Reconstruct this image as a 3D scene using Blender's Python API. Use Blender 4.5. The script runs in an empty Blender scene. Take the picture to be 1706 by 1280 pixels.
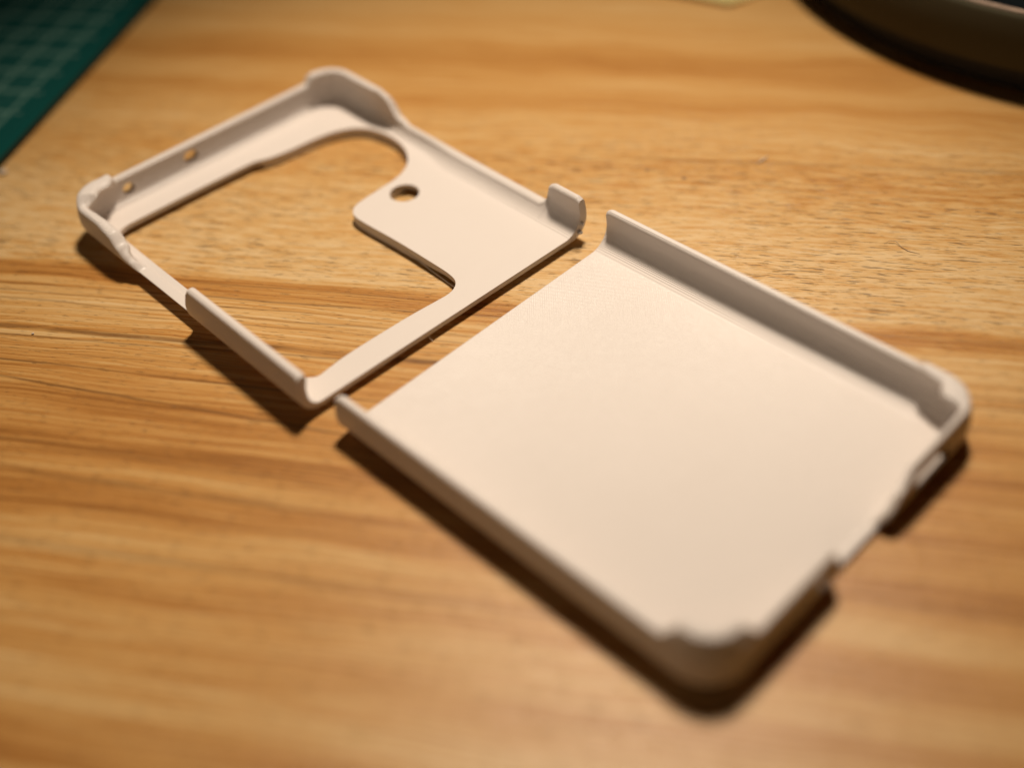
import bpy, bmesh, math, random
from mathutils import Vector, Matrix
from mathutils.geometry import tessellate_polygon
random.seed(4)
MM = 0.001
sc = bpy.context.scene
col = sc.collection

# ------------------------------------------------------------------ camera
F_PX, PITCH, ROLL, CAM_H = 1975.93, 0.765557, -0.088682, 152.833
cp, sp = math.cos(PITCH), math.sin(PITCH)
fwd = Vector((0, cp, -sp)); rt = Vector((1, 0, 0)); up = rt.cross(fwd)
r2 = math.cos(ROLL) * rt + math.sin(ROLL) * up
u2 = -math.sin(ROLL) * rt + math.cos(ROLL) * up
cd = bpy.data.cameras.new('camera')
cam = bpy.data.objects.new('camera', cd); col.objects.link(cam)
m = Matrix((r2, u2, -fwd)).transposed().to_4x4()
m.translation = Vector((0, 0, CAM_H * MM))
cam.matrix_world = m
cd.sensor_width = 36.0
cd.lens = F_PX / 1706 * 36.0
cd.clip_start = 0.005; cd.clip_end = 20
cd.dof.use_dof = True
cd.dof.focus_distance = 0.2385
cd.dof.aperture_fstop = 3.8
cd.dof.aperture_blades = 9
sc.camera = cam
sc.view_settings.view_transform = 'Standard'
sc.view_settings.look = 'None'
sc.view_settings.exposure = 0.0
sc.view_settings.gamma = 1.0

# ------------------------------------------------------------------ light
w = bpy.data.worlds.new('World'); sc.world = w; w.use_nodes = True
bg = w.node_tree.nodes['Background']
bg.inputs[0].default_value = (1.0, 0.88, 0.70, 1); bg.inputs[1].default_value = 0.005
ld = bpy.data.lights.new('desk_lamp_light', 'SPOT')
lo = bpy.data.objects.new('desk_lamp_light', ld); col.objects.link(lo)
LP = Vector((55, 320, 465)) * MM
LT = Vector((0, 190, 0)) * MM
lo.location = LP
lo.rotation_euler = (LT - LP).to_track_quat('-Z', 'Y').to_euler()
ld.energy = 11.7
ld.color = (1.0, 0.850, 0.685)
ld.shadow_soft_size = 0.036
ld.spot_size = math.radians(50)
ld.spot_blend = 1.0

# weak light of the room, low from the left and behind the camera
rl = bpy.data.lights.new('room_light', 'AREA')
ro = bpy.data.objects.new('room_light', rl); col.objects.link(ro)
RP = Vector((-520, -120, 175)) * MM
ro.location = RP
ro.rotation_euler = (Vector((0, 150, 0)) * MM - RP).to_track_quat('-Z', 'Y').to_euler()
rl.shape = 'RECTANGLE'; rl.size = 0.30; rl.size_y = 0.16
rl.energy = 0.19; rl.color = (1.0, 0.86, 0.66)

# ------------------------------------------------------------------ node helpers
class NT:
    def __init__(s, name):
        s.m = bpy.data.materials.new(name); s.m.use_nodes = True
        s.t = s.m.node_tree; s.n = s.t.nodes; s.l = s.t.links
        s.b = s.n['Principled BSDF']
    def node(s, typ, **k):
        n = s.n.new(typ)
        for a, v in k.items(): setattr(n, a, v)
        return n
    def put(s, sock, v):
        if isinstance(v, bpy.types.NodeSocket): s.l.new(v, sock)
        elif v is not None: sock.default_value = v
    def math(s, op, a, b=None, c=None, clamp=False):
        n = s.node('ShaderNodeMath', operation=op); n.use_clamp = clamp
        s.put(n.inputs[0], a)
        if b is not None: s.put(n.inputs[1], b)
        if c is not None: s.put(n.inputs[2], c)
        return n.outputs[0]
    def sep(s, v):
        n = s.node('ShaderNodeSeparateXYZ'); s.put(n.inputs[0], v); return n.outputs
    def comb(s, x, y, z=0.0):
        n = s.node('ShaderNodeCombineXYZ')
        s.put(n.inputs[0], x); s.put(n.inputs[1], y); s.put(n.inputs[2], z); return n.outputs[0]
    def noise(s, vec, scale=1.0, detail=2.0, rough=0.5, dist=0.0):
        n = s.node('ShaderNodeTexNoise'); s.put(n.inputs['Vector'], vec)
        n.inputs['Scale'].default_value = scale; n.inputs['Detail'].default_value = detail
        n.inputs['Roughness'].default_value = rough; n.inputs['Distortion'].default_value = dist
        return n.outputs['Fac']
    def ss(s, v, a, b, lo=0.0, hi=1.0):
        n = s.node('ShaderNodeMapRange', interpolation_type='SMOOTHSTEP')
        s.put(n.inputs[0], v)
        n.inputs[1].default_value = a; n.inputs[2].default_value = b
        n.inputs[3].default_value = lo; n.inputs[4].default_value = hi
        return n.outputs[0]
    def ramp(s, v, stops):
        n = s.node('ShaderNodeValToRGB'); cr = n.color_ramp
        while len(cr.elements) > 1: cr.elements.remove(cr.elements[0])
        cr.elements[0].position = stops[0][0]
        def c4(c): return (c, c, c, 1) if isinstance(c, (int, float)) else (*c, 1)
        cr.elements[0].color = c4(stops[0][1])
        for p, c in stops[1:]:
            e = cr.elements.new(p); e.color = c4(c)
        s.put(n.inputs[0], v); return n.outputs[0]
    def mix(s, f, a, b, blend='MIX'):
        n = s.node('ShaderNodeMix', data_type='RGBA', blend_type=blend)
        s.put(n.inputs[0], f)
        s.put(n.inputs[6], a if isinstance(a, bpy.types.NodeSocket) else (*a, 1))
        s.put(n.inputs[7], b if isinstance(b, bpy.types.NodeSocket) else (*b, 1))
        return n.outputs[2]
    def bump(s, h, dist, strength=1.0, normal=None):
        n = s.node('ShaderNodeBump'); n.inputs['Strength'].default_value = strength
        n.inputs['Distance'].default_value = dist; s.put(n.inputs['Height'], h)
        if normal is not None: s.put(n.inputs['Normal'], normal)
        return n.outputs[0]
    def objmm(s):
        tc = s.node('ShaderNodeTexCoord')
        n = s.node('ShaderNodeVectorMath', operation='SCALE'); s.put(n.inputs[0], tc.outputs['Object'])
        n.inputs[3].default_value = 1000.0
        return n.outputs[0]

# ------------------------------------------------------------------ wood laminate
def wood_material():
    N = NT('wood_laminate')
    P = N.sep(N.objmm()); x, y = P[0], P[1]
    a = math.radians(14.5); ca, sa = math.cos(a), math.sin(a)
    g = N.math('SUBTRACT', N.math('MULTIPLY', x, ca), N.math('MULTIPLY', y, sa))
    t = N.math('ADD', N.math('MULTIPLY', x, sa), N.math('MULTIPLY', y, ca))
    def nz(sg, st, detail=2.0, rough=0.5, off=0.0, dist=0.0):
        return N.noise(N.comb(N.math('MULTIPLY', g, sg), N.math('MULTIPLY', t, st), off), 1.0, detail, rough, dist)
    def cen(v, amp): return N.math('MULTIPLY', N.math('SUBTRACT', v, 0.5), amp)
    wl = cen(nz(0.010, 0.022, 2, off=3.1), 9.0)
    ws = cen(nz(0.05, 0.16, 3, off=7.7), 1.6)
    # wavier figure towards the far side
    wf = N.math('MULTIPLY', cen(nz(0.035, 0.07, 2, off=1.7), 9.0), N.ss(t, 178, 200))
    tw = N.math('ADD', t, N.math('ADD', wf, N.math('ADD', wl, ws)))
    def nt(sg, st, detail=2.0, rough=0.5, off=0.0):
        return N.noise(N.comb(N.math('MULTIPLY', g, sg), N.math('MULTIPLY', tw, st), off), 1.0, detail, rough)
    A = [(60,.5),(72,.3),(80,.7),(88,.38),(93,.66),(100,.32),(105,.55),(109,.66),(113,.2),(117,.3),(121,.48),(127,.18),
         (133,.4),(139,.24),(144,.42),(150,.4),(153,.5),(156,.6),(158,.3),(160,.62),(166,.78),(170,.66),(174,.25),(176.5,.28),(179,.85),(190,.92)]
    B = [(180,.9),(205,.85),(215,.72),(223,.58),(231,.55),(240,.72),(247,.6),(254,.4),(262,.62),(270,.33),(278,.34),(285,.66),(292,.55),(302,.7),(320,.55),(350,.7),(380,.4)]
    def rng(v, lo, hi):
        return N.math('DIVIDE', N.math('SUBTRACT', v, lo), hi - lo)
    la = N.ramp(rng(tw, 60, 190), [((p-60)/130, v) for p, v in A])
    lb = N.ramp(rng(tw, 180, 380), [((p-180)/200, v) for p, v in B])
    lev = N.mix(N.ss(tw, 183, 188), la, lb)
    lev = N.math('MULTIPLY_ADD', lev, 0.85, 0.08)
    zone = N.math('MULTIPLY', N.ss(t, 176, 181), N.ss(t, 262, 215))
    lev = N.math('ADD', lev, N.math('MULTIPLY', cen(nt(0.012, 0.20, 3, 0.55, 2.0), 0.55), N.ss(t, 150, 185, 1.0, .6)))
    lev = N.math('ADD', lev, N.math('MULTIPLY', cen(nt(0.016, 1.1, 5, 0.65, 5.0), 1.75), N.ss(t, 178, 190, 1.0, .50)))
    lev = N.math('ADD', lev, cen(nt(0.045, 3.4, 3, 0.65, 8.0), 0.85))
    lev = N.math('ADD', lev, cen(nz(0.55, 3.5, 2, 0.6, 9.0), 0.16))
    # cross figure (pale patches breaking the streaks)
    cf = N.math('MULTIPLY', N.math('MULTIPLY', N.ss(nz(0.06, 0.25, 3, 0.55, 12.0), 0.50, 0.70), 0.22), N.math('MULTIPLY', N.ss(t, 156, 166), N.math('MULTIPLY', N.ss(t, 184, 178), N.ss(g, 10, 25))))
    lev = N.math('ADD', lev, cf)
    # mottled figure in the open pored zone
    mot = N.math('MULTIPLY', cen(nz(0.13, 0.75, 4, 0.65, 14.0), 1.35), zone)
    lev = N.math('ADD', lev, mot, clamp=True)
    colr = N.ramp(lev, [(0.0, (.270, .108, .022)), (0.25, (.440, .192, .044)), (0.5, (.560, .290, .084)), (0.75, (.640, .395, .156)), (1.0, (.705, .492, .250))])
    # growth lines
    def gline(t0, slope, wid, g0, g1, amp, seed, g_ref=-120.0):
        wv = cen(nz(0.03, 0.0, 2, 0.5, seed), 2.2)
        tt = N.math('SUBTRACT', N.math('ADD', t, wv), N.math('MULTIPLY_ADD', N.math('SUBTRACT', g, g_ref), slope, t0))
        ll = N.ss(N.math('ABSOLUTE', tt), wid * 0.15, wid, 1.0, 0.0)
        fade = N.math('MULTIPLY', N.ss(g, g0, g0 + 25), N.ss(g, g1, g1 - 45))
        br = N.ss(nz(0.06, 0.3, 3, 0.6, seed + 20), 0.30, 0.58, 0.35, 1.0)
        return N.math('MULTIPLY', N.math('MULTIPLY', ll, fade), N.math('MULTIPLY', br, amp))
    lines = None
    for L in [(158.0, 0.0, 1.1, -230, 0, .85, 31.0), (155.8, .02, .5, -210, -40, .6, 32.0), (147.9, -.03, .45, -230, -40, .8, 33.0),
              (142.0, -.09, .5, -230, -30, .8, 34.0), (166.2, .0, .45, -230, -20, .45, 35.0), (171.4, .01, .5, -230, 0, .55, 36.0),
              (168.9, .0, .4, -230, -60, .55, 46.0), (151.7, .01, .35, -230, -70, .4, 47.0),
              (164.0, .0, .35, -140, 120, .4, 37.0), (160.5, .0, .3, -110, 60, .35, 38.0), (175.8, .0, .5, -130, 120, .4, 39.0),
              (158.4, .0, .5, -20, 160, .55, 40.0), (164.2, -.02, .6, 0, 170, .5, 41.0), (153.0, .0, .6, 0, 170, .45, 42.0),
              (148.0, .0, .5, 0, 170, .4, 43.0), (121.0, -.04, 1.2, -220, -40, .45, 44.0), (127.5, -.05, .8, -220, -40, .35, 45.0),
              (106.0, -.02, 1.2, -200, 0, .35, 48.0), (229.0, .02, 1.2, -40, 160, .3, 49.0)]:
        v = gline(*L)
        lines = v if lines is None else N.math('MAXIMUM', lines, v)
    colr = N.mix(lines, colr, (.165, .072, .020))
    # pores
    pn = nz(0.17, 1.9, 2, 0.55, 55.0)
    pgate = N.ss(nz(0.03, 0.10, 2, 0.5, 61.0), 0.38, 0.55)
    pore = N.math('MULTIPLY', N.ss(pn, 0.575, 0.66), N.math('MULTIPLY', zone, pgate))
    pn2 = nz(0.30, 3.2, 2, 0.5, 66.0)
    pore2 = N.math('MULTIPLY', N.ss(pn2, 0.62, 0.70), N.ss(t, 260, 230, 0.12, 0.8))
    pore = N.math('MAXIMUM', pore, pore2)
    colr = N.mix(N.math('MULTIPLY', pore, 0.70), colr, (.110, .052, .018))
    N.put(N.b.inputs['Base Color'], colr)
    rg = N.math('ADD', cen(nz(0.08, 1.5, 3, 0.6, 70.0), 0.16), 0.33)
    N.put(N.b.inputs['Roughness'], rg)
    N.b.inputs['IOR'].default_value = 1.45
    hgt = N.math('ADD', cen(nz(0.10, 4.0, 2, 0.6, 75.0), 0.6), cen(nz(3.0, 6.0, 2, 0.6, 76.0), 0.5))
    hgt = N.math('ADD', hgt, cen(nz(0.05, 1.6, 3, 0.65, 81.0), 0.5))
    hgt = N.math('SUBTRACT', hgt, N.math('MULTIPLY', pore, 0.8))
    N.put(N.b.inputs['Normal'], N.bump(hgt, 0.00010, 1.0))
    return N.m

# ------------------------------------------------------------------ printed plastic
def plastic_material(name='printed_plastic', layer=0.2, weave=0.00014):
    N = NT(name)
    v = N.objmm(); P = N.sep(v)
    bv = N.node('ShaderNodeBevel', samples=6); bv.inputs[0].default_value = 0.00022
    # horizontal print layers: steps of the height coordinate
    zz = N.math('ADD', P[2], N.math('MULTIPLY', N.math('SUBTRACT', N.noise(v, 0.25, 2), 0.5), 0.05))
    lay = N.math('PINGPONG', N.math('DIVIDE', zz, layer), 0.5)
    b1 = N.bump(lay, 0.00016, 0.9, bv.outputs[0])
    # top infill: fine lines at 45 degrees to the part
    wob = N.math('MULTIPLY', N.math('SUBTRACT', N.noise(v, 0.06, 2), 0.5), 1.0)
    d1 = N.math('ADD', N.math('ADD', P[0], P[1]), wob)
    d2 = N.math('SUBTRACT', P[0], P[1])
    l1 = N.math('PINGPONG', N.math('DIVIDE', d1, 0.62), 0.5)
    l2 = N.math('PINGPONG', N.math('DIVIDE', d2, 0.62), 0.5)
    hh = N.math('ADD', N.math('MULTIPLY', l1, 0.4), N.math('MULTIPLY', l2, 0.9))
    hh = N.math('ADD', hh, N.math('MULTIPLY', N.noise(v, 1.2, 3, 0.6), 0.5))
    geo = N.node('ShaderNodeNewGeometry')
    nzv = N.sep(geo.outputs['Normal'])[2]
    flat = N.ss(N.math('ABSOLUTE', nzv), 0.97, 0.999)
    h2 = N.math('MULTIPLY', hh, flat)
    b2 = N.bump(h2, weave, 1.0, b1)
    b3 = b2
    N.put(N.b.inputs['Normal'], b3)
    mott = N.noise(v, 0.05, 3, 0.5)
    c = N.mix(mott, (.775, .700, .642), (.800, .727, .672))
    N.put(N.b.inputs['Base Color'], c)
    N.put(N.b.inputs['Roughness'], N.math('ADD', N.math('MULTIPLY', N.noise(v, 0.3, 3), 0.10), 0.31))
    N.b.inputs['IOR'].default_value = 1.46
    N.b.inputs['Specular IOR Level'].default_value = 0.5
    return N.m

def simple(name, c, rough=0.5, metal=0.0, noise_amt=0.0, nscale=0.5, bumpd=0.0):
    N = NT(name); v = N.objmm()
    n = N.noise(v, nscale, 4, 0.6)
    dark = tuple(k * (1 - noise_amt) for k in c)
    N.put(N.b.inputs['Base Color'], N.mix(n, dark, c))
    N.put(N.b.inputs['Roughness'], N.math('ADD', N.math('MULTIPLY', N.math('SUBTRACT', n, .5), .15), rough))
    N.b.inputs['Metallic'].default_value = metal
    if bumpd: N.put(N.b.inputs['Normal'], N.bump(n, bumpd, 0.6))
    return N.m

MW = wood_material()
MP = plastic_material()

# ------------------------------------------------------------------ object helpers
def link(name, me, parent=None, mat=None):
    o = bpy.data.objects.new(name, me); col.objects.link(o)
    if mat: me.materials.append(mat)
    if parent: o.parent = parent
    return o
def empty(name, loc=(0, 0, 0), rz=0.0):
    o = bpy.data.objects.new(name, None); col.objects.link(o)
    o.location = Vector(loc) * MM; o.rotation_euler = (0, 0, rz)
    o.empty_display_size = 0.01
    return o
def tag(o, label=None, cat=None, group=None, kind=None):
    if label: o['label'] = label
    if cat: o['category'] = cat
    if group: o['group'] = group
    if kind: o['kind'] = kind
    return o
def mesh_from(name, verts, faces, smooth=True, angle=35):
    me = bpy.data.meshes.new(name)
    me.from_pydata([tuple(c * MM for c in v) for v in verts], [], faces)
    me.update()
    if smooth:
        me.polygons.foreach_set('use_smooth', [True] * len(me.polygons))
        me.set_sharp_from_angle(angle=math.radians(angle))
    return me
def sstep(a, b, x):
    if a == b: return 1.0 if x >= b else 0.0
    q = min(1, max(0, (x - a) / (b - a))); return q * q * (3 - 2 * q)
def keyed(keys):
    def f(s):
        if s <= keys[0][0]: return keys[0][1]
        for (a, va), (b, vb) in zip(keys, keys[1:]):
            if s <= b: return va + (vb - va) * sstep(a, b, s)
        return keys[-1][1]
    return f

T, RO = 1.1, 4.6   # floor thickness, outer / inner fillet radius, where the floor starts

def profile(h, lip, fd, WT=1.95, H0=9.4):
    """closed section, (inset from the outer edge, height), from outer bottom up over the rim to the inner bottom"""
    ea = fd - 0.15 - WT                       # inner fillet: an ellipse, shallow towards the floor
    eb = 3.0 + (ea - 2.65) * 0.8
    zi = T + eb
    lip = lip * sstep(4.0, 7.0, h)
    def do(z):
        if z < RO: return RO - math.sqrt(max(0, RO * RO - (RO - z) ** 2))
        return 0.85 * ((z - RO) / (H0 - RO)) ** 2
    def di(z):
        if z < zi: b = WT + ea * (1 - math.sqrt(max(0, 1 - ((zi - z) / eb) ** 2)))
        else: b = WT
        b = max(b, WT) + 0.5 * max(0, (z - RO) / (H0 - RO)) ** 2
        return b + lip * sstep(h - 3.2, h - 0.9, z)
    capH = max(0.15, min(0.85, (h - T) * 0.4))
    zc = max(h - capH, T + 0.12)
    out = []
    NO = 18
    for i in range(NO + 1):
        if zc < RO:
            a1 = math.acos(max(-1, min(1, (RO - zc) / RO)))
            a = a1 * i / NO; z = RO - RO * math.cos(a)
        else:
            k = i / NO
            if k <= 0.6: a = (math.pi / 2) * k / 0.6; z = RO - RO * math.cos(a)
            else: z = RO + (zc - RO) * (k - 0.6) / 0.4
        out.append((do(z), z))
    inn = []
    NI = 26
    for i in range(NI + 1):
        if zc < zi:
            a1 = math.acos(max(-1, min(1, (zi - zc) / eb)))
            a = a1 * i / NI; z = zi - eb * math.cos(a)
        else:
            k = i / NI
            if k <= 0.6: a = (math.pi / 2) * k / 0.6; z = zi - eb * math.cos(a)
            else: z = zi + (zc - zi) * (k - 0.6) / 0.4
        inn.append((di(z), z))
    d0, z0 = out[-1]; d1, z1 = inn[-1]
    cx, hw = (d0 + d1) / 2, (d1 - d0) / 2
    cap = []
    NC = 10
    for i in range(1, NC):
        th = math.pi * (1 - i / NC)
        ex = math.copysign(abs(math.cos(th)) ** 0.8, math.cos(th))
        cap.append((cx + hw * ex, zc + capH * math.sin(th)))
    return [(fd, 0.0)] + out + cap + inn[::-1] + [(fd, T)]

class Case:
    def __init__(s, L, W, R, fd):
        s.L, s.W, s.R = L, W, R; s.fd = fd; s.wt = lambda q: 1.95
        s.s1 = L - R; c = math.pi * R / 2
        s.s2 = s.s1 + c; s.s3 = s.s2 + W - 2 * R; s.s4 = s.s3 + c; s.s5 = s.s4 + L - R
    def pt(s, q):
        L, W, R = s.L, s.W, s.R
        if q <= s.s1: return (q, 0), (0, -1)
        if q <= s.s2:
            a = -math.pi / 2 + (q - s.s1) / R
            n = (math.cos(a), math.sin(a)); return (L - R + R * n[0], R + R * n[1]), n
        if q <= s.s3: return (L, R + q - s.s2), (1, 0)
        if q <= s.s4:
            a = (q - s.s3) / R
            n = (math.cos(a), math.sin(a)); return (L - R + R * n[0], W - R + R * n[1]), n
        return (L - R - (q - s.s4), W), (0, 1)
    def fr(s, u): return u                       # front side, by u
    def en(s, v): return s.s2 + v - s.R          # end side, by v
    def bk(s, u): return s.s4 + (s.L - s.R) - u  # back side, by u

def wall_part(case, name, q0, q1, hf, lf, parent, mirror, close0=False, close1=False, cutters=None):
    step = 0.45
    n = max(2, int((q1 - q0) / step))
    qs = [q0 + (q1 - q0) * i / n for i in range(n + 1)]
    V, F = [], []
    k = None
    for q in qs:
        (x, y), nn = case.pt(q)
        pr = profile(hf(q), lf(q), case.fd(q), case.wt(q)); k = len(pr)
        for d, z in pr: V.append((x - nn[0] * d, y - nn[1] * d, z))
    for i in range(n):
        for j in range(k - 1):
            a = i * k + j; b = a + 1; c = a + k + 1; d = a + k
            F.append((a, d, c, b))
    need = bool(cutters)
    if close0 or need: F.append(tuple(range(k)))
    if close1 or need: F.append(tuple(range(n * k + k - 1, n * k - 1, -1)))
    if need:
        for i in range(n):
            a = i * k; b = i * k + k - 1
            F.append((a, b, b + k, a + k))
    if mirror:
        V = [(-x, y, z) for x, y, z in V]; F = [f[::-1] for f in F]
    me = mesh_from(name, V, F)
    o = link(name, me, parent, MP)
    if need:
        bm = bmesh.new(); bm.from_mesh(me); bmesh.ops.recalc_face_normals(bm, faces=bm.faces); bm.to_mesh(me); bm.free()
        cs = []
        for cv, cf in cutters:
            if mirror: cv = [(-x, y, z) for x, y, z in cv]; cf = [f[::-1] for f in cf]
            cm = mesh_from('cutter', cv, cf, False)
            co = bpy.data.objects.new('cutter', cm); col.objects.link(co); cs.append(co)
            md = o.modifiers.new('b', 'BOOLEAN'); md.operation = 'DIFFERENCE'; md.solver = 'EXACT'; md.object = co
        par = o.parent; o.parent = None
        bpy.context.view_layer.update()
        ev = o.evaluated_get(bpy.context.evaluated_depsgraph_get())
        nm = bpy.data.meshes.new_from_object(ev)
        o.modifiers.clear(); o.data = nm; nm.name = name; o.parent = par
        for co in cs: bpy.data.objects.remove(co)
        # open the joints again where the neighbour continues
        bm = bmesh.new(); bm.from_mesh(nm)
        def on_end(f, q):
            (x, y), nn = case.pt(q); tx, ty = -nn[1], nn[0]
            sx = -1 if mirror else 1
            return all(abs((vv.co.x / MM * sx - x) * tx + (vv.co.y / MM - y) * ty) < 1e-3 for vv in f.verts)
        kill = [f for f in bm.faces if (not close0 and on_end(f, q0)) or (not close1 and on_end(f, q1))]
        def on_floor(f):
            for vv in f.verts:
                x, y = abs(vv.co.x) / MM, vv.co.y / MM
                if abs(x - (case.L - case.fd(case.s3 - 10))) > 2e-3: return False
            return True
        kill += [f for f in bm.faces if on_floor(f) and f not in kill]
        bmesh.ops.delete(bm, geom=kill, context='FACES')
        for f in bm.faces: f.smooth = True
        bm.to_mesh(nm); bm.free()
        nm.set_sharp_from_angle(angle=math.radians(35))
    return o

def stadium(cx, cy, cz, rx, rz, y0, y1, axis, n=20):
    """cutter prism with a rounded outline in (side, z), running along axis ('x': through an end wall)"""
    pts = []
    for i in range(n):
        a = 2 * math.pi * i / n
        ex = math.copysign(max(0, rx - rz), math.cos(a)) if rx > rz else 0
        pts.append((ex + rz * math.cos(a), rz * math.sin(a)))
    V = []
    for e in (y0, y1):
        for p, q in pts: V.append((e, cy + p, cz + q))
    F = [tuple(range(n))[::-1], tuple(range(n, 2 * n))]
    F += [(i, (i + 1) % n, n + (i + 1) % n, n + i) for i in range(n)]
    return V, F

def chaikin(pts, rounds=2):
    for _ in range(rounds):
        o = []
        for i in range(len(pts)):
            a, b = pts[i], pts[(i + 1) % len(pts)]
            o.append((a[0] * .75 + b[0] * .25, a[1] * .75 + b[1] * .25))
            o.append((a[0] * .25 + b[0] * .75, a[1] * .25 + b[1] * .75))
        pts = o
    return pts

def floor_part(case, parent, mirror, holes=()):
    out = [(0, case.fd(0))]
    n_a = 18
    qs = [case.s1 + (case.s2 - case.s1) * i / n_a for i in range(n_a + 1)] + [case.s3 + (case.s4 - case.s3) * i / n_a for i in range(n_a + 1)] + [case.s4 + (case.s5 - case.s4) * i / 150 for i in range(1, 150)]
    for q in qs:
        (x, y), nn = case.pt(q); fd = case.fd(q); out.append((x - nn[0] * fd, y - nn[1] * fd))
    out.append((0, case.W - case.fd(case.s5)))
    loops = [out] + [list(h) for h in holes]
    vec = [[Vector((x, y, 0)) for x, y in lp] for lp in loops]
    tris = tessellate_polygon(vec)
    flat = [p for lp in loops for p in lp]; n = len(flat)
    V = [(x, y, T) for x, y in flat] + [(x, y, 0) for x, y in flat]
    F = []
    for t in tris:
        a, b, c = [flat[i] for i in t]
        ar = (b[0]-a[0])*(c[1]-a[1]) - (b[1]-a[1])*(c[0]-a[0])
        if abs(ar) < 1e-9: continue
        t = tuple(t) if ar > 0 else tuple(t)[::-1]
        F.append(t); F.append(tuple(i + n for i in t[::-1]))
    no = len(out)
    F.append((no - 1, 0, n, n + no - 1))          # hinge edge
    base = no
    for h in holes:
        m_ = len(h)
        ar = sum(h[i][0]*h[(i+1) % m_][1]-h[(i+1) % m_][0]*h[i][1] for i in range(m_))
        for i in range(m_):
            a, b = base + i, base + (i + 1) % m_
            F.append((a, b, b + n, a + n) if ar > 0 else (b, a, a + n, b + n))
        base += m_
    if mirror:
        V = [(-x, y, z) for x, y, z in V]; F = [f[::-1] for f in F]
    return link('back_panel', mesh_from('back_panel', V, F, True, 30), parent, MP)

def tube(name, pts, r, mat, parent=None, seg=8, taper=True):
    V, F = [], []
    pts = [Vector(p) for p in pts]; n = len(pts)
    for i, p in enumerate(pts):
        d = (pts[min(i + 1, n - 1)] - pts[max(i - 1, 0)]).normalized()
        a = d.cross(Vector((0, 0, 1)));
        if a.length < 1e-3: a = Vector((1, 0, 0))
        a.normalize(); b = d.cross(a)
        rr = r * (0.45 if taper and i in (0, n - 1) else 1.0)
        for k in range(seg):
            th = 2 * math.pi * k / seg
            V.append(tuple(p + a * rr * math.cos(th) + b * rr * math.sin(th)))
    for i in range(n - 1):
        for k in range(seg):
            F.append((i*seg+k, i*seg+(k+1) % seg, (i+1)*seg+(k+1) % seg, (i+1)*seg+k))
    F.append(tuple(range(seg))[::-1]); F.append(tuple(range((n-1)*seg, n*seg)))
    return link(name, mesh_from(name, V, F), parent, mat)

def lump(name, c, r, mat, parent, squash=(1, 1, .8), seed=1):
    rnd = random.Random(seed)
    bm = bmesh.new(); bmesh.ops.create_icosphere(bm, subdivisions=2, radius=1.0)
    for v in bm.verts:
        k = 1 + rnd.uniform(-.18, .18)
        v.co = Vector((v.co.x*squash[0], v.co.y*squash[1], v.co.z*squash[2])) * r * k + Vector(c)
        v.co *= MM
    me = bpy.data.meshes.new(name); bm.to_mesh(me); bm.free()
    me.polygons.foreach_set('use_smooth', [True] * len(me.polygons))
    return link(name, me, parent, mat)

# ------------------------------------------------------------------ desk
def grid_plane(name, x0, x1, y0, y1, z, th):
    V = [(x0,y0,z),(x1,y0,z),(x1,y1,z),(x0,y1,z),(x0,y0,z-th),(x1,y0,z-th),(x1,y1,z-th),(x0,y1,z-th)]
    F = [(0,1,2,3),(7,6,5,4),(0,4,5,1),(1,5,6,2),(2,6,7,3),(3,7,4,0)]
    return link(name, mesh_from(name, V, F, False), None, MW)
desk = grid_plane('desk_top', -500, 700, -150, 900, 0, 25)
tag(desk, kind='structure')
desk['label'] = 'orange brown wood grain desk top under everything'

# ------------------------------------------------------------------ case half with the big plain panel (near, right)
WB = 74.5
HB = 9.4
B = Case(83.98, WB, 7.62, lambda q: 7.5)
B.fd = keyed([(B.s1, 4.6), (B.s2, 3.7), (B.s3, 3.7), (B.s4 + 3, 6.9)])
B.wt = keyed([(B.s1, 1.95), (B.s2, 1.35), (B.s3, 1.35), (B.s3 + 4, 1.95)])
rb = empty('phone_case_half', (-31.6217, 149.5608, 0), -0.840154)
tag(rb, 'beige printed phone case half with a plain solid back panel, nearest the camera', 'phone case', 'two halves of the printed phone case')
HL = 10.4
q_c1a, q_c1b = B.fr(73.2), B.en(10.3)
q_c2a, q_c2b = B.en(WB - 12.5), B.bk(71)
HN = 12.3
hB = keyed([(0, HB - .5), (.9, HB), (q_c1a - .4, HB), (q_c1a + 2.6, HN), (q_c1b - 2.6, HN), (q_c1b + .4, HB),
            (B.en(29.2), HB), (B.en(30.0), 7.8), (B.en(31.0), 1.45), (B.en(44.0), 1.45), (B.en(45.0), 4.6), (B.en(47.6), 7.2), (B.en(52), 9.8),
            (B.s3 + 1, 9.9), (B.s3 + 6, HL), (q_c2b - 1.4, HL), (q_c2b, HB), (B.s5 - .9, HB), (B.s5, HB - .5)])
lB = keyed([(0, 0), (q_c1a, 0), (q_c1a + 2, 1.2), (q_c1b - 2, 1.2), (q_c1b, 0), (q_c2a, 0), (B.s3 + 1, .2), (B.s3 + 4.5, 2.7), (B.s3 + 8.5, 2.7), (B.s4 + 1, 1.0), (q_c2b - 1, .5), (q_c2b, 0)])
floor_part(B, rb, False)
q_f, q_e0, q_e1, q_b = B.fr(70), B.en(14), B.en(WB - 13), B.bk(69.5)
wall_part(B, 'side_wall', 0, q_f, hB, lB, rb, False, close0=True)
wall_part(B, 'corner_guard', q_f, q_e0, hB, lB, rb, False)
wall_part(B, 'end_wall', q_e0, q_e1, hB, lB, rb, False,
          cutters=[stadium(0, 58.0, 5.7, 6.6, 1.4, 72, 90, 'x', 28), stadium(0, 26.6, 5.0, 1.5, 1.4, 74, 90, 'x', 18)])
wall_part(B, 'corner_guard', q_e1, q_b, hB, lB, rb, False)
wall_part(B, 'side_wall', q_b, B.s5, hB, lB, rb, False, close1=True)

# this half was printed with a smoother top surface
MP = plastic_material('printed_plastic_smooth', 0.2, 0.00004)

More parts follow.
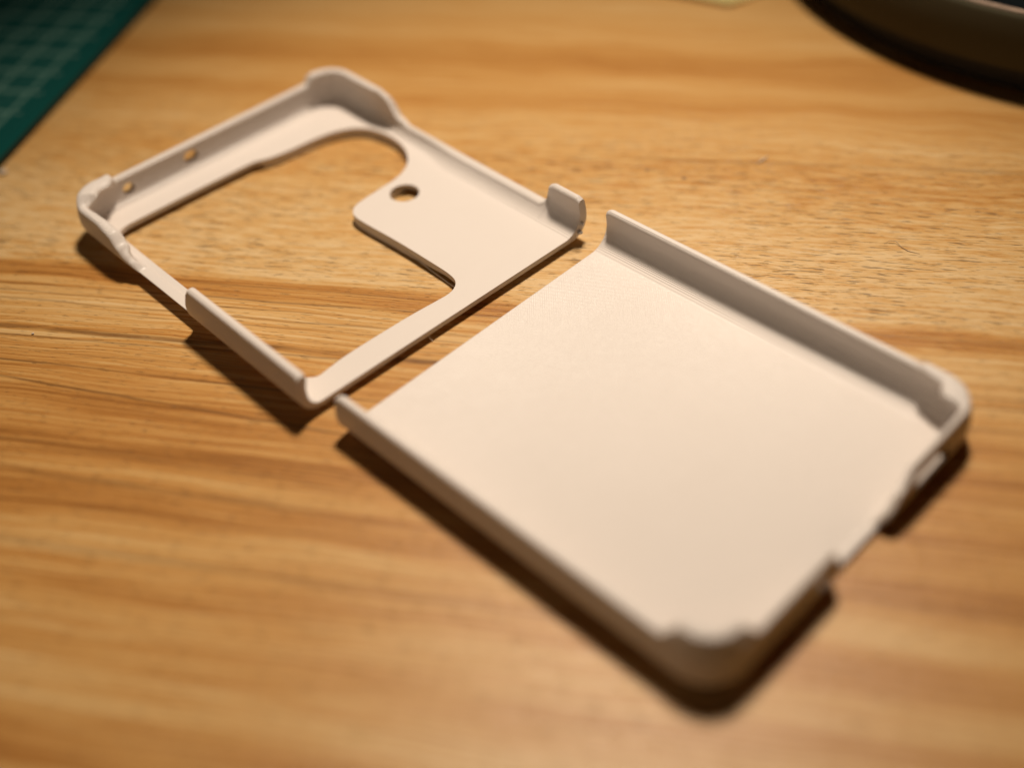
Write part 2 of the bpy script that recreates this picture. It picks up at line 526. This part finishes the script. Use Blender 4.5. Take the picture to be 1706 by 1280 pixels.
# ------------------------------------------------------------------ case half with the camera opening (far, left)
ZA = 1.55
A = Case(85.78, WB, 7.62, lambda q: fdA(q))
fdA = keyed([(A.s1 + 1, 4.75), (A.s2, 3.7), (A.s3, 3.7), (A.s4, 4.55), (A.bk(50), 4.55), (A.bk(38), 6.6)])
ra = empty('phone_case_half', (-38.3339, 153.4470, ZA), -0.869609)
tag(ra, 'beige printed phone case half with a large window and camera cutout, farther left', 'phone case', 'two halves of the printed phone case')
HA = 9.5
qa1, qa2 = A.en(12.0), A.en(WB - 10.0)
hA = keyed([(0, HA - .5), (.9, HA), (36.2, HA), (36.9, 8.4), (37.7, 2.4), (38.3, 1.6), (59.0, 1.6), (61.3, 3.2), (64, 6.0), (67, 7.9), (A.s1 - 6, 8.6), (A.s1, 8.5), (A.s1 + 1.0, 8.6),
            (A.s1 + 5, 10.0), (qa1 - 1.2, 9.8), (qa1, 8.0), (qa2, 8.0), (qa2 + 1.8, 10.2), (A.bk(66), 10.2), (A.bk(63.5), 9.2), (A.bk(59.5), 4.6),
            (A.bk(56), 3.7), (A.bk(11.5), 3.7), (A.bk(10.3), 4.4), (A.bk(8.6), 9.0), (A.bk(7.4), HA), (A.s5 - .9, HA), (A.s5, HA - .6)])
lA = keyed([(0, .3), (36, .3), (38, 0), (59.5, 0), (62.3, 1.6), (66, 1.1), (A.s1 - 4, .5), (A.s1 + .5, .2), (A.s1 + 3.8, 2.8), (qa1 - 3.0, 2.6), (qa1 - .6, .8), (qa1, 0), (qa2, 0), (qa2 + 2, .4), (A.bk(68), .4), (A.bk(64), 0)])
win = [(8.5, 5.3), (40, 5.3), (70, 5.3), (75.2, 5.5), (76.5, 7.5), (76.5, 12), (76.3, 27), (75.9, 38.5), (75.7, 42), (74.6, 44.2), (73.9, 46.2),
       (73.3, 49.5), (73.0, 53.5), (72.6, 58), (71.6, 62.6), (69.2, 66.8), (65.8, 69.0), (61, 69.95), (56, 69.7), (51.8, 68.3), (48.4, 66.0),
       (46.2, 63.0), (45.0, 59.5), (44.7, 55.5), (44.4, 51.0), (43.9, 46.6), (41.8, 44.3), (38, 44.0), (27, 44.7), (16, 44.8), (10, 44.8), (7.0, 44.0), (5.4, 41.2), (5.7, 37), (6.2, 31), (6.4, 24), (6.5, 15),
       (6.0, 10.5), (5.6, 7.4)]
win = chaikin(win, 2)
flash = [(39.2 + 3.3 * math.cos(2*math.pi*i/36), 57.1 + 3.3 * math.sin(2*math.pi*i/36)) for i in range(36)]
bp_ = floor_part(A, ra, True, [win, flash])
wall_part(A, 'side_rail', 0, A.fr(44), hA, lA, ra, True, close0=True)
wall_part(A, 'corner_guard', A.fr(44), A.en(12.5), hA, lA, ra, True)
# the end wall starts on a straight stretch, so the joint is invisible
wall_part(A, 'end_wall', A.en(12.5), A.en(WB - 13.5), hA, lA, ra, True,
          cutters=[stadium(0, 14.4, 4.4, 1.5, 1.35, 74, 92, 'x', 18), stadium(0, 30.9, 4.7, 1.95, 1.4, 74, 92, 'x', 18)])
wall_part(A, 'corner_guard', A.en(WB - 13.5), A.bk(52), hA, lA, ra, True)
wall_part(A, 'side_wall', A.bk(52), A.bk(13), hA, lA, ra, True)
wall_part(A, 'hinge_clip', A.bk(13), A.s5, hA, lA, ra, True, close1=True)

# raised ring below the camera opening: the half rests on it
def lip_ring():
    cx, cy = sum(p[0] for p in win)/len(win), sum(p[1] for p in win)/len(win)
    n = len(win)
    # the stretch from the step on the end side round the cameras to the tail by the hinge
    idx = [i for i in range(n) if win[i][1] > 41.5 and win[i][0] > 9.0]
    start = min(idx, key=lambda i: (win[i][1] - 41.5) + (0 if win[i][0] > 70 else 100))
    seq = []
    i = start
    while win[i][1] > 41.4 and win[i][0] > 8.5:
        seq.append(i); i = (i + 1) % n
        if len(seq) > n: break
    V, F = [], []
    m_ = len(seq)
    for k, i in enumerate(seq):
        p = Vector(win[i]); a = Vector(win[i-1]); b = Vector(win[(i+1) % n])
        t = (b - a).normalized(); nn = Vector((t.y, -t.x))
        q = p + nn * 2.4
        dep = ZA * 0.985 * sstep(0, 5, k)
        if p.x < 26 and p.y < 46: dep *= sstep(9, 26, p.x) * 0.9 + 0.1
        dep = max(dep, .06)
        V += [(p.x, p.y, 0.0), (p.x, p.y, -dep + .25*min(1, dep)), (p.x + nn.x*.25, p.y + nn.y*.25, -dep), (q.x, q.y, -dep), (q.x, q.y, 0.0)]
    for k in range(m_ - 1):
        for j in range(4):
            a = k*5+j; F.append((a, a+1, a+6, a+5))
    F.append((0, 1, 2, 3, 4)); e = (m_-1)*5; F.append((e+4, e+3, e+2, e+1, e))
    V = [(-x, y, z) for x, y, z in V]
    me = mesh_from('camera_lip', V, F, True, 40)
    bm = bmesh.new(); bm.from_mesh(me); bmesh.ops.recalc_face_normals(bm, faces=bm.faces); bm.to_mesh(me); bm.free()
    return link('camera_lip', me, bp_, MP)
lip_ring()
# sagging print strand under the panel edge near the hinge, and blobs left by the nozzle at the far corner
tube('sagging_strand', [(-(26 - 19*k/12), 44.75 - .55*(k/12)**2, -.10 - 1.0*math.sin(math.pi*min(1, k/12*.62))) for k in range(13)], .16, MP, bp_, 8, False)
lump('print_blob', (0.25, 72.0, 1.5), .62, MP, ra, (1.3, 1.0, .6), 3)
lump('print_blob', (0.2, 73.0, 2.9), .5, MP, ra, (.8, .9, 1.2), 5)

# ------------------------------------------------------------------ cutting mat
def mat_material():
    N = NT('green_vinyl'); P = N.sep(N.objmm())
    def grid(sp_, wd, lo):
        out = None
        for c in (P[0], P[1]):
            f = N.math('ABSOLUTE', N.math('SUBTRACT', N.math('FRACT', N.math('ADD', N.math('DIVIDE', c, sp_), .5)), .5))
            l = N.ss(f, wd / sp_ * .5, wd / sp_ * .9, 1.0, 0.0)
            out = l if out is None else N.math('MAXIMUM', out, l)
        return N.math('MULTIPLY', out, lo)
    g = N.math('MAXIMUM', grid(10.0, 1.0, 1.0), grid(5.0, .4, .28))
    inside = N.math('GREATER_THAN', P[0], -.3)
    # millimetre ticks in the first band
    fr = N.math('ABSOLUTE', N.math('SUBTRACT', N.math('FRACT', P[1]), .5))
    tick = N.math('MULTIPLY', N.math('MULTIPLY', N.ss(fr, .12, .2, 1.0, 0.0), N.ss(P[0], 1.9, 2.1, 1.0, 0.0)), .25)
    g = N.math('MULTIPLY', N.math('MAXIMUM', g, tick), inside)
    n = N.noise(N.objmm(), .8, 4, .6)
    c = N.mix(n, (.001, .052, .045), (.002, .064, .055))
    c = N.mix(N.math('MULTIPLY', g, .40), c, (.24, .40, .32))
    top = N.ss(P[2], 1.9, 2.0)
    c = N.mix(top, (.020, .022, .012), c)
    N.put(N.b.inputs['Base Color'], c)
    N.b.inputs['Roughness'].default_value = .62
    N.b.inputs['Specular IOR Level'].default_value = .08
    N.put(N.b.inputs['Normal'], N.bump(N.noise(N.objmm(), 2.5, 3, .6), .00005, .6))
    return N.m
tvec = Vector((0.28338112, 0.95900737)); nvec = Vector((-0.95900737, 0.28338112))
e0 = Vector((-118.19672, 249.13965))
# local frame: x = away from the visible edge (nvec), y = along it; origin at the first printed line / number
org = e0 + tvec * 21.5 + nvec * 8.8
ang = math.atan2(nvec.y, nvec.x)
# nvec is +x, so +y is nvec rotated by +90 degrees = -tvec
mr = empty('cutting_mat', (org.x, org.y, 0), ang)
tag(mr, 'dark green cutting mat with pale centimetre grid in the upper left corner', 'cutting mat')
def rounded_rect(x0, x1, y0, y1, r, n=6):
    P = []
    for cx, cy, a0 in ((x1-r, y0+r, -90), (x1-r, y1-r, 0), (x0+r, y1-r, 90), (x0+r, y0+r, 180)):
        for i in range(n + 1):
            a = math.radians(a0 + 90*i/n); P.append((cx + r*math.cos(a), cy + r*math.sin(a)))
    return P
def slab(name, outline, z0, z1, mat, parent, ch=.25):
    n = len(outline); V = []
    cx = sum(p[0] for p in outline)/n; cy = sum(p[1] for p in outline)/n
    for z, k in ((z0, 0), (z1 - ch, 0), (z1, ch)):
        for x, y in outline:
            d = math.hypot(x-cx, y-cy); V.append((x - (x-cx)/d*k, y - (y-cy)/d*k, z))
    F = [tuple(range(n))[::-1], tuple(range(2*n, 3*n))]
    for l in (0, 1):
        for i in range(n): F.append((l*n+i, l*n+(i+1) % n, (l+1)*n+(i+1) % n, (l+1)*n+i))
    return link(name, mesh_from(name, V, F, True, 50), parent, mat)
# the mat runs from beyond the frame on the left to beyond its top
slab('mat_sheet', rounded_rect(-8.8, 211, -281, 81, 4), 0, 2.0, mat_material(), mr)
ink = simple('pale_ink', (.16, .26, .21), .6)
def text(s_, x, y, z, size, rz, parent, mat, name):
    cu = bpy.data.curves.new(name, 'FONT'); cu.body = s_; cu.size = size * MM; cu.align_x = 'CENTER'; cu.align_y = 'CENTER'
    cu.extrude = .00002; cu.offset = .00003
    o = bpy.data.objects.new(name, cu); col.objects.link(o)
    bpy.context.view_layer.update()
    me = bpy.data.meshes.new_from_object(o.evaluated_get(bpy.context.evaluated_depsgraph_get()))
    bpy.data.objects.remove(o)
    o = link(name, me, parent, mat); o.location = Vector((x, y, z)) * MM; o.rotation_euler = (0, 0, rz)
    return o
for k in range(8):
    text(str(k + 1), -1.9, -10.0 * k, 2.02, 3.0, math.pi/2, mr, ink, 'printed_number')

# ------------------------------------------------------------------ round device, top right
def lathe(name, prof, mat, parent, seg=160, angle=30):
    V, F = [], []; k = len(prof)
    for i in range(seg):
        a = 2*math.pi*i/seg
        for r, z in prof: V.append((r*math.cos(a), r*math.sin(a), z))
    for i in range(seg):
        for j in range(k-1):
            a = i*k+j; b = ((i+1) % seg)*k+j
            F.append((a, b, b+1, a+1))
    me = mesh_from(name, V, F, True, angle)
    return link(name, me, parent, mat)
dk = empty('round_device', (179.3, 316.1, 0))
tag(dk, 'round dark metal disc with a thin bright rim, in the upper right corner', 'round tray')
m_side = simple('olive_metal', (.058, .049, .025), .8, .0, .15, .3)
m_side.node_tree.nodes['Principled BSDF'].inputs['Specular IOR Level'].default_value = .2
m_black = simple('black_rubber', (.010, .009, .008), .6)
m_rim = simple('bright_metal', (.62, .45, .34), .32, .9, .1)
m_glass = simple('dark_glass', (.012, .016, .018), .12, 0.0, .2)
lathe('base', [(0.01, .0), (88, .0), (90, .6), (90.5, 8.4), (86, 8.6)], m_black, dk)
lathe('side_wall', [(84, 7.2), (93.5, 7.2), (95.2, 7.9), (95.8, 9.6), (95.8, 19.6), (95.3, 20.6), (94.2, 20.9)], m_side, dk)
lathe('rim', [(94.2, 20.92), (94.0, 21.3), (93.3, 21.5), (92.8, 21.2), (92.7, 20.2)], m_rim, dk)
lathe('top_plate', [(92.69, 20.3), (91.2, 19.6), (86, 19.0), (84, 17.6), (40, 17.4), (0.01, 17.4)], m_glass, dk)

# ------------------------------------------------------------------ scrap of yellow paper
def paper():
    N = 8; V = []; F = []
    c1 = Vector((67.5, 298.0)); c2 = c1 + Vector((.87, .49)) * 32; c0 = c1 + Vector((-.83, .557)) * 32
    for i in range(N + 1):
        for j in range(N + 1):
            u, v = i/N, j/N
            p = c1 + (c2 - c1) * u + (c0 - c1) * v
            V.append((p.x, p.y, .12 + 1.1 * (1 - u) ** 3 + .3 * v * (1 - v)))
    for i in range(N):
        for j in range(N):
            a = i*(N+1)+j; F.append((a, a+N+1, a+N+2, a+1))
    me = mesh_from('paper_scrap', V, F)
    o = link('paper_scrap', me, None, simple('yellow_paper', (.80, .66, .26), .8, 0, .08))
    md = o.modifiers.new('thick', 'SOLIDIFY'); md.thickness = .00012; md.offset = 1
    return o
tag(paper(), 'small corner of pale yellow paper at the top edge of the photo', 'paper')

# ------------------------------------------------------------------ small debris on the desk
m_hair = simple('grey_fibre', (.34, .23, .14), .6)
m_white = simple('white_crumb', (.62, .52, .42), .6)
tag(tube('fibre', [(78.6, 190.6, .1), (79.8, 190.9, .5), (80.9, 190.6, .5), (81.6, 188.9, .2), (82.6, 187.5, .1), (84.6, 186.3, .1)], .065, m_hair), 'thin bent grey hair lying on the bare wood right of centre', 'fibre')
tag(tube('plastic_shaving', [(-15.8, 174.3, .15), (-15.3, 173.9, .75), (-15.1, 173.3, .6), (-14.6, 172.8, .12)], .22, m_white), 'tiny white plastic shaving between the two case halves', 'plastic shaving')
tag(tube('plastic_thread', [(59.2, 223.2, .15), (60.9, 224.3, .3), (62.3, 225.6, .2)], .22, m_white), 'faint white thread on the wood below the round disc', 'thread')
tag(lump('crumb', (-116.9, 247.2, .5), .95, m_white, None, (1.2, 1, .5), 7), 'white crumb beside the lower end of the green mat', 'crumb')
tag(lump('dirt_speck', (34.6, 224.6, .12), .35, m_hair, None, (1.4, 1, .4), 8), 'upper left of two dark specks on the wood behind the case clip', 'speck', 'dark dirt specks')
tag(lump('dirt_speck', (42.3, 220.2, .12), .35, m_hair, None, (1.4, 1, .4), 9), 'lower right of two dark specks on the wood behind the case clip', 'speck', 'dark dirt specks')
tag(lump('dirt_speck', (46.2, 178.6, .12), .32, m_hair, None, (1.6, .8, .4), 10), 'dark speck close to the long back wall of the near case half', 'speck', 'dark dirt specks')
tag(lump("crumb", (-95.6, 185.9, .2), .24, m_white, None, (1.3, 1, .6), 11), 'tiny white crumb on the dark grain line at the left edge', 'crumb')
